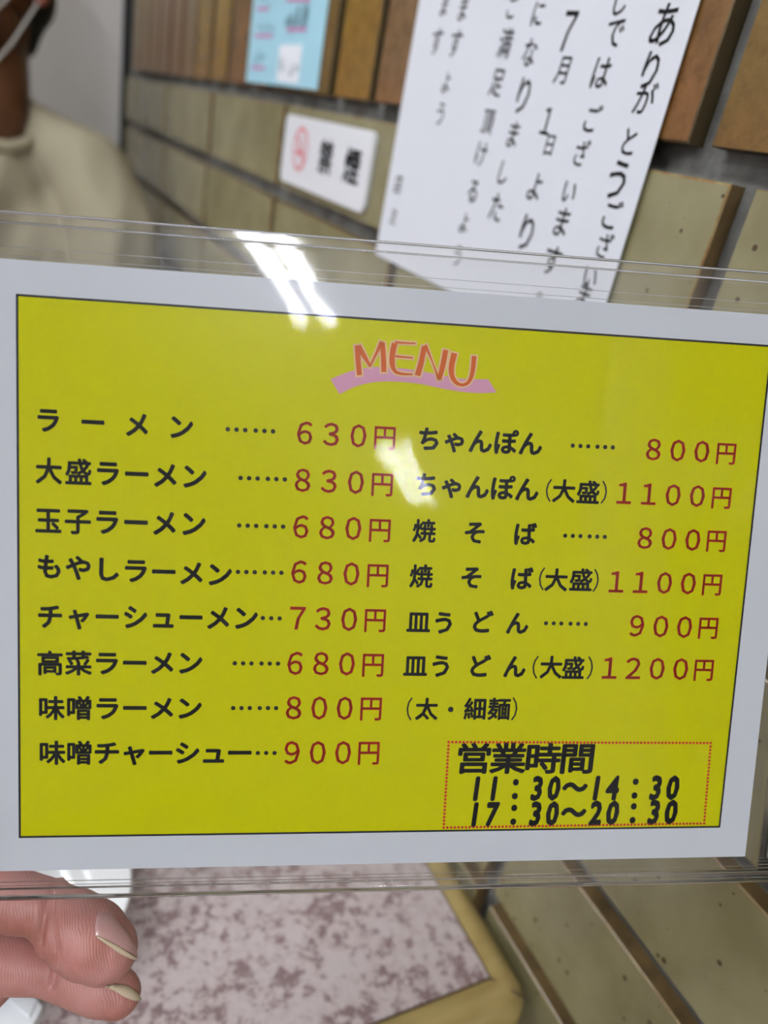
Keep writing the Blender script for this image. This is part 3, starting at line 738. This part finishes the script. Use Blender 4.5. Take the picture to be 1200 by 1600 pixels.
nail2(([(163, 1539), (180, 1538), (200, 1541), (214, 1552), (220, 1560)], [(167, 1543), (180, 1549), (195, 1558), (208, 1563), (219, 1564)]), M_nailtip, 'nail_tip', .0008, 5)

# ------------------------------------------------------------------ person across the table
pc = Vector((.02, 1.10, 0))
person = empty('person', (pc.x, pc.y, 0), 'person in beige crew neck shirt with dark hair and white mask, across the table', 'person')
nb_ = at(-22, 175, .865)                      # base of the neck
shl = at(232, 335, .905); 
sx_ = shl.x - nb_.x; shr = Vector((nb_.x - sx_, nb_.y + .03, shl.z))
f_ = Vector((-.50, -.86, -.02)).normalized(); s_ = Vector((.86, -.50, 0)).normalized(); u_ = s_.cross(f_).normalized()
if u_.z < 0: u_ = -u_
ear = at(47, -22, .86)
hc = ear - s_ * .071 + u_ * .012
def hp(a, b, c): return hc + f_ * a + s_ * b + u_ * c
hip = Vector((nb_.x - .01, 1.16, .50))
skin = [[(nb_ + Vector((0, .02, -.05)), .056), (nb_ + Vector((0, .006, 0)), .0475), (hp(-.03, 0, -.075), .0465), (hp(-.02, 0, -.02), .062)],
        [(hp(-.035, 0, .03), .078), (hp(.02, 0, .02), .070)], [(hp(.012, 0, .035), .074), (hp(.03, 0, .05), .062)],
        [(hp(.03, 0, -.03), .052), (hp(.055, 0, -.085), .030)], [(hp(.02, .035, -.055), .030), (hp(.058, .008, -.09), .022)], [(hp(.02, -.035, -.055), .030), (hp(.058, -.008, -.09), .022)],
        [(hp(.088, 0, .005), .010), (hp(.106, 0, -.025), .012)], [(hp(.078, .02, -.02), .022), (hp(.078, -.02, -.02), .022)], [(hp(.086, .016, -.060), .010), (hp(.086, -.016, -.060), .010)],
        [(nb_ + Vector((0, .02, -.05)), .055), (nb_ + Vector((0, .03, -.14)), .07)]]
for sd in (-1, 1):
    skin.append([(hp(-.012, sd * .072, .012), .010), (hp(-.016, sd * .078, -.002), .0095), (hp(-.008, sd * .075, -.018), .0075)])
# forearms resting under the table edge
el = Vector((shl.x - .015, shl.y + .0, shl.z - .26)); er = Vector((shr.x - .02, shr.y, shl.z - .26))
hl_ = Vector((nb_.x + .06, .93, .56)); hr_h = Vector((nb_.x - .08, .93, .56))
for e_, h_, sd in ((el, hl_, 1), (er, hr_h, -1)):
    skin.append([(e_, .036), (e_.lerp(h_, .5), .031), (h_, .023), (h_ + Vector((-.02 * sd, -.05, -.005)), .024)])
    skin.append([(e_, .037), (e_ + Vector((0, 0, .10)), .042)])
    for k in range(4):
        b0 = h_ + Vector((-.02 * sd + (k - 1.5) * .017, -.06, -.006)); skin.append([(b0, .0095), (b0 + Vector((0, -.03 - .004 * (1.5 - abs(k - 1.5)), -.006)), .0085), (b0 + Vector((0, -.05, -.022)), .0075)])
    b0 = h_ + Vector((-.045 * sd, -.02, 0)); skin.append([(b0, .011), (b0 + Vector((-.012 * sd, -.03, -.004)), .0095), (b0 + Vector((-.01 * sd, -.052, -.006)), .008)])
blob('body', skin, .0042, M_face, person, 3)
ch0 = Vector((nb_.x, nb_.y + .02, nb_.z - .17))
top_l = nb_ + Vector((.050, .02, -.024)); top_r = nb_ + Vector((-.050, .02, -.024))
def fold(co):
    w_ = math.sin(co.x * 90 + co.z * 38) * .5 + math.sin(co.x * 150 - co.z * 30 + 1) * .35
    n_ = noise.noise(co * 9)
    return co + Vector((0, -1, 0)) * (.007 * w_ * (.5 + n_)) + Vector((1, 0, 0)) * .003 * n_
sh = [[(top_l, .042), (shl.lerp(top_l, .5) + Vector((0, 0, .006)), .046), (shl + Vector((-.036, 0, -.030)), .050), (shl + Vector((-.030, 0, -.15)), .056), (shl + Vector((-.030, -.005, -.22)), .058)],
      [(top_r, .042), (shr.lerp(top_r, .5) + Vector((0, 0, .006)), .046), (shr + Vector((.036, 0, -.030)), .050), (shr + Vector((.030, 0, -.15)), .056), (shr + Vector((.030, -.005, -.22)), .058)],
      [(nb_ + Vector((.0, .0, -.078)), .066), (ch0, .10), (Vector((hip.x, hip.y, hip.z + .02)), .105)], [(ch0 + Vector((.07, 0, 0)), .095), (hip + Vector((.05, 0, .02)), .10)], [(ch0 + Vector((-.07, 0, 0)), .095), (hip + Vector((-.05, 0, .02)), .10)],
      [(top_l + Vector((0, .0, -.02)), .05), (ch0 + Vector((.06, 0, .03)), .095)], [(top_r + Vector((0, .0, -.02)), .05), (ch0 + Vector((-.06, 0, .03)), .095)]]
blob('shirt', sh, .006, M_shirt, person, 5, fold)
bm = bmesh.new(); cp = []
for k in range(33):
    a = 2 * math.pi * k / 32; cp.append(nb_ + Vector((.056 * math.cos(a), .008 + .056 * math.sin(a), -.002 + .030 * math.sin(a))))
tube(bm, cp, .0075, 10); smooth(obj('collar', bm, M_shirt, person, True))
hr2 = [[(hp(-.058, .036, -.035), .022), (hp(-.052, .040, -.056), .011)], [(hp(-.045, 0, .045), .083), (hp(.010, 0, .068), .074)], [(hp(-.075, .0, .0), .052), (hp(-.078, 0, -.045), .036)], [(hp(-.055, .030, -.02), .042), (hp(-.064, .022, -.065), .024)], [(hp(-.055, -.030, -.02), .042), (hp(-.064, -.022, -.065), .024)],
       [(hp(-.035, .045, .03), .036), (hp(.02, .042, .06), .030), (hp(.055, .02, .085), .026)], [(hp(-.035, -.045, .03), .036), (hp(.02, -.042, .06), .030), (hp(.055, -.02, .085), .026)]]
blob('hair', hr2, .004, M_hair, person, 3)
bm = bmesh.new(); bmesh.ops.create_icosphere(bm, subdivisions=2, radius=.0085, matrix=Matrix.Translation(hp(-.008, .079, -.021))); smooth(obj('ear_lobe', bm, M_lip, person, True))
bm = bmesh.new(); gr = []
for i in range(13):
    th = math.radians(-62 + 124 * i / 12); r_ = []
    for j in range(9):
        t = j / 8; zz = .002 - .112 * t; rad_ = .086 + .024 * math.sin(math.pi * min(1, t * 1.1)) * math.cos(th) - .02 * t
        r_.append(bm.verts.new(hp(.022 + rad_ * math.cos(th) * 1.0, rad_ * .84 * math.sin(th), zz)))
    gr.append(r_)
for i in range(12):
    for j in range(8): bm.faces.new((gr[i][j], gr[i + 1][j], gr[i + 1][j + 1], gr[i][j + 1]))
bmesh.ops.solidify(bm, geom=bm.faces[:], thickness=.0012); smooth(obj('face_mask', bm, M_mask, person, True))
for sd in (1, -1):
    for pts in ([(-.008, .080, -.02), (.012, .073, -.045), (.040, .066, -.075), (.060, .055, -.098)], [(-.004, .079, .02), (.016, .077, .004), (.034, .073, -.016), (.052, .066, -.036), (.070, .056, -.054)]):
        bm = bmesh.new(); tube(bm, cr([hp(a, sd * b, c) for a, b, c in pts], 4), .0017, 8); smooth(obj('ear_loop', bm, M_mask, person, True))
for sd in (1, -1):
    bm = bmesh.new(); bmesh.ops.create_uvsphere(bm, u_segments=16, v_segments=10, radius=.012, matrix=Matrix.Translation(hp(.0705, sd * .031, .022))); ey = smooth(obj('eye', bm, M_eye, person, True))
    bm = bmesh.new(); bmesh.ops.create_uvsphere(bm, u_segments=12, v_segments=8, radius=.0062, matrix=Matrix.Translation(hp(.0775, sd * .0315, .022))); smooth(obj('iris', bm, M_iris, ey, True))
for sd in (1, -1):
    bm = bmesh.new(); tube(bm, cr([hp(.082, sd * .016, .044), hp(.079, sd * .032, .049), hp(.066, sd * .048, .044)], 4), .0026, 8); smooth(obj('eyebrow', bm, M_hair, person, True))
    bm = bmesh.new(); tube(bm, cr([hp(.077, sd * .019, .026), hp(.0795, sd * .031, .0315), hp(.070, sd * .043, .027)], 4), .0022, 8); smooth(obj('eyelid', bm, M_face, person, True))
tr = []
for sd in (1, -1):
    h0 = hip + Vector((sd * .085, 0, -.02)); kn = Vector((h0.x + sd * .0, .76, .46)); ft = Vector((kn.x, .80, .075))
    if sd > 0: h0.x = min(h0.x, .12); kn.x = .11; ft.x = .10
    tr.append([(h0, .088), (kn, .058), (Vector((ft.x, ft.y, .27)), .054), (ft, .040)])
    smooth(obj('shoe', (lambda b: (bmesh.ops.create_icosphere(b, subdivisions=3, radius=1.0, matrix=Matrix.LocRotScale(Vector((ft.x, ft.y - .06, .041)), None, Vector((.042, .125, .040)))), b)[1])(bmesh.new()), M_black, person, True))
tr.append([(hip + Vector((.06, 0, -.01)), .10), (hip + Vector((-.07, 0, -.01)), .10)])
blob('trousers', tr, .008, M_trouser, person, 3)
bn = empty('bench', (-.15, 1.20, 0), 'low dark bench under the person across the table', 'bench')
obj('seat', box((-.55, 1.00, .34), (.20, 1.40, .395), .012), M_bench, bn, True)
for x in (-.50, .15):
    for y in (1.04, 1.36): obj('leg', box((x - .02, y - .02, 0), (x + .02, y + .02, .341), .002), M_bench, bn, True)
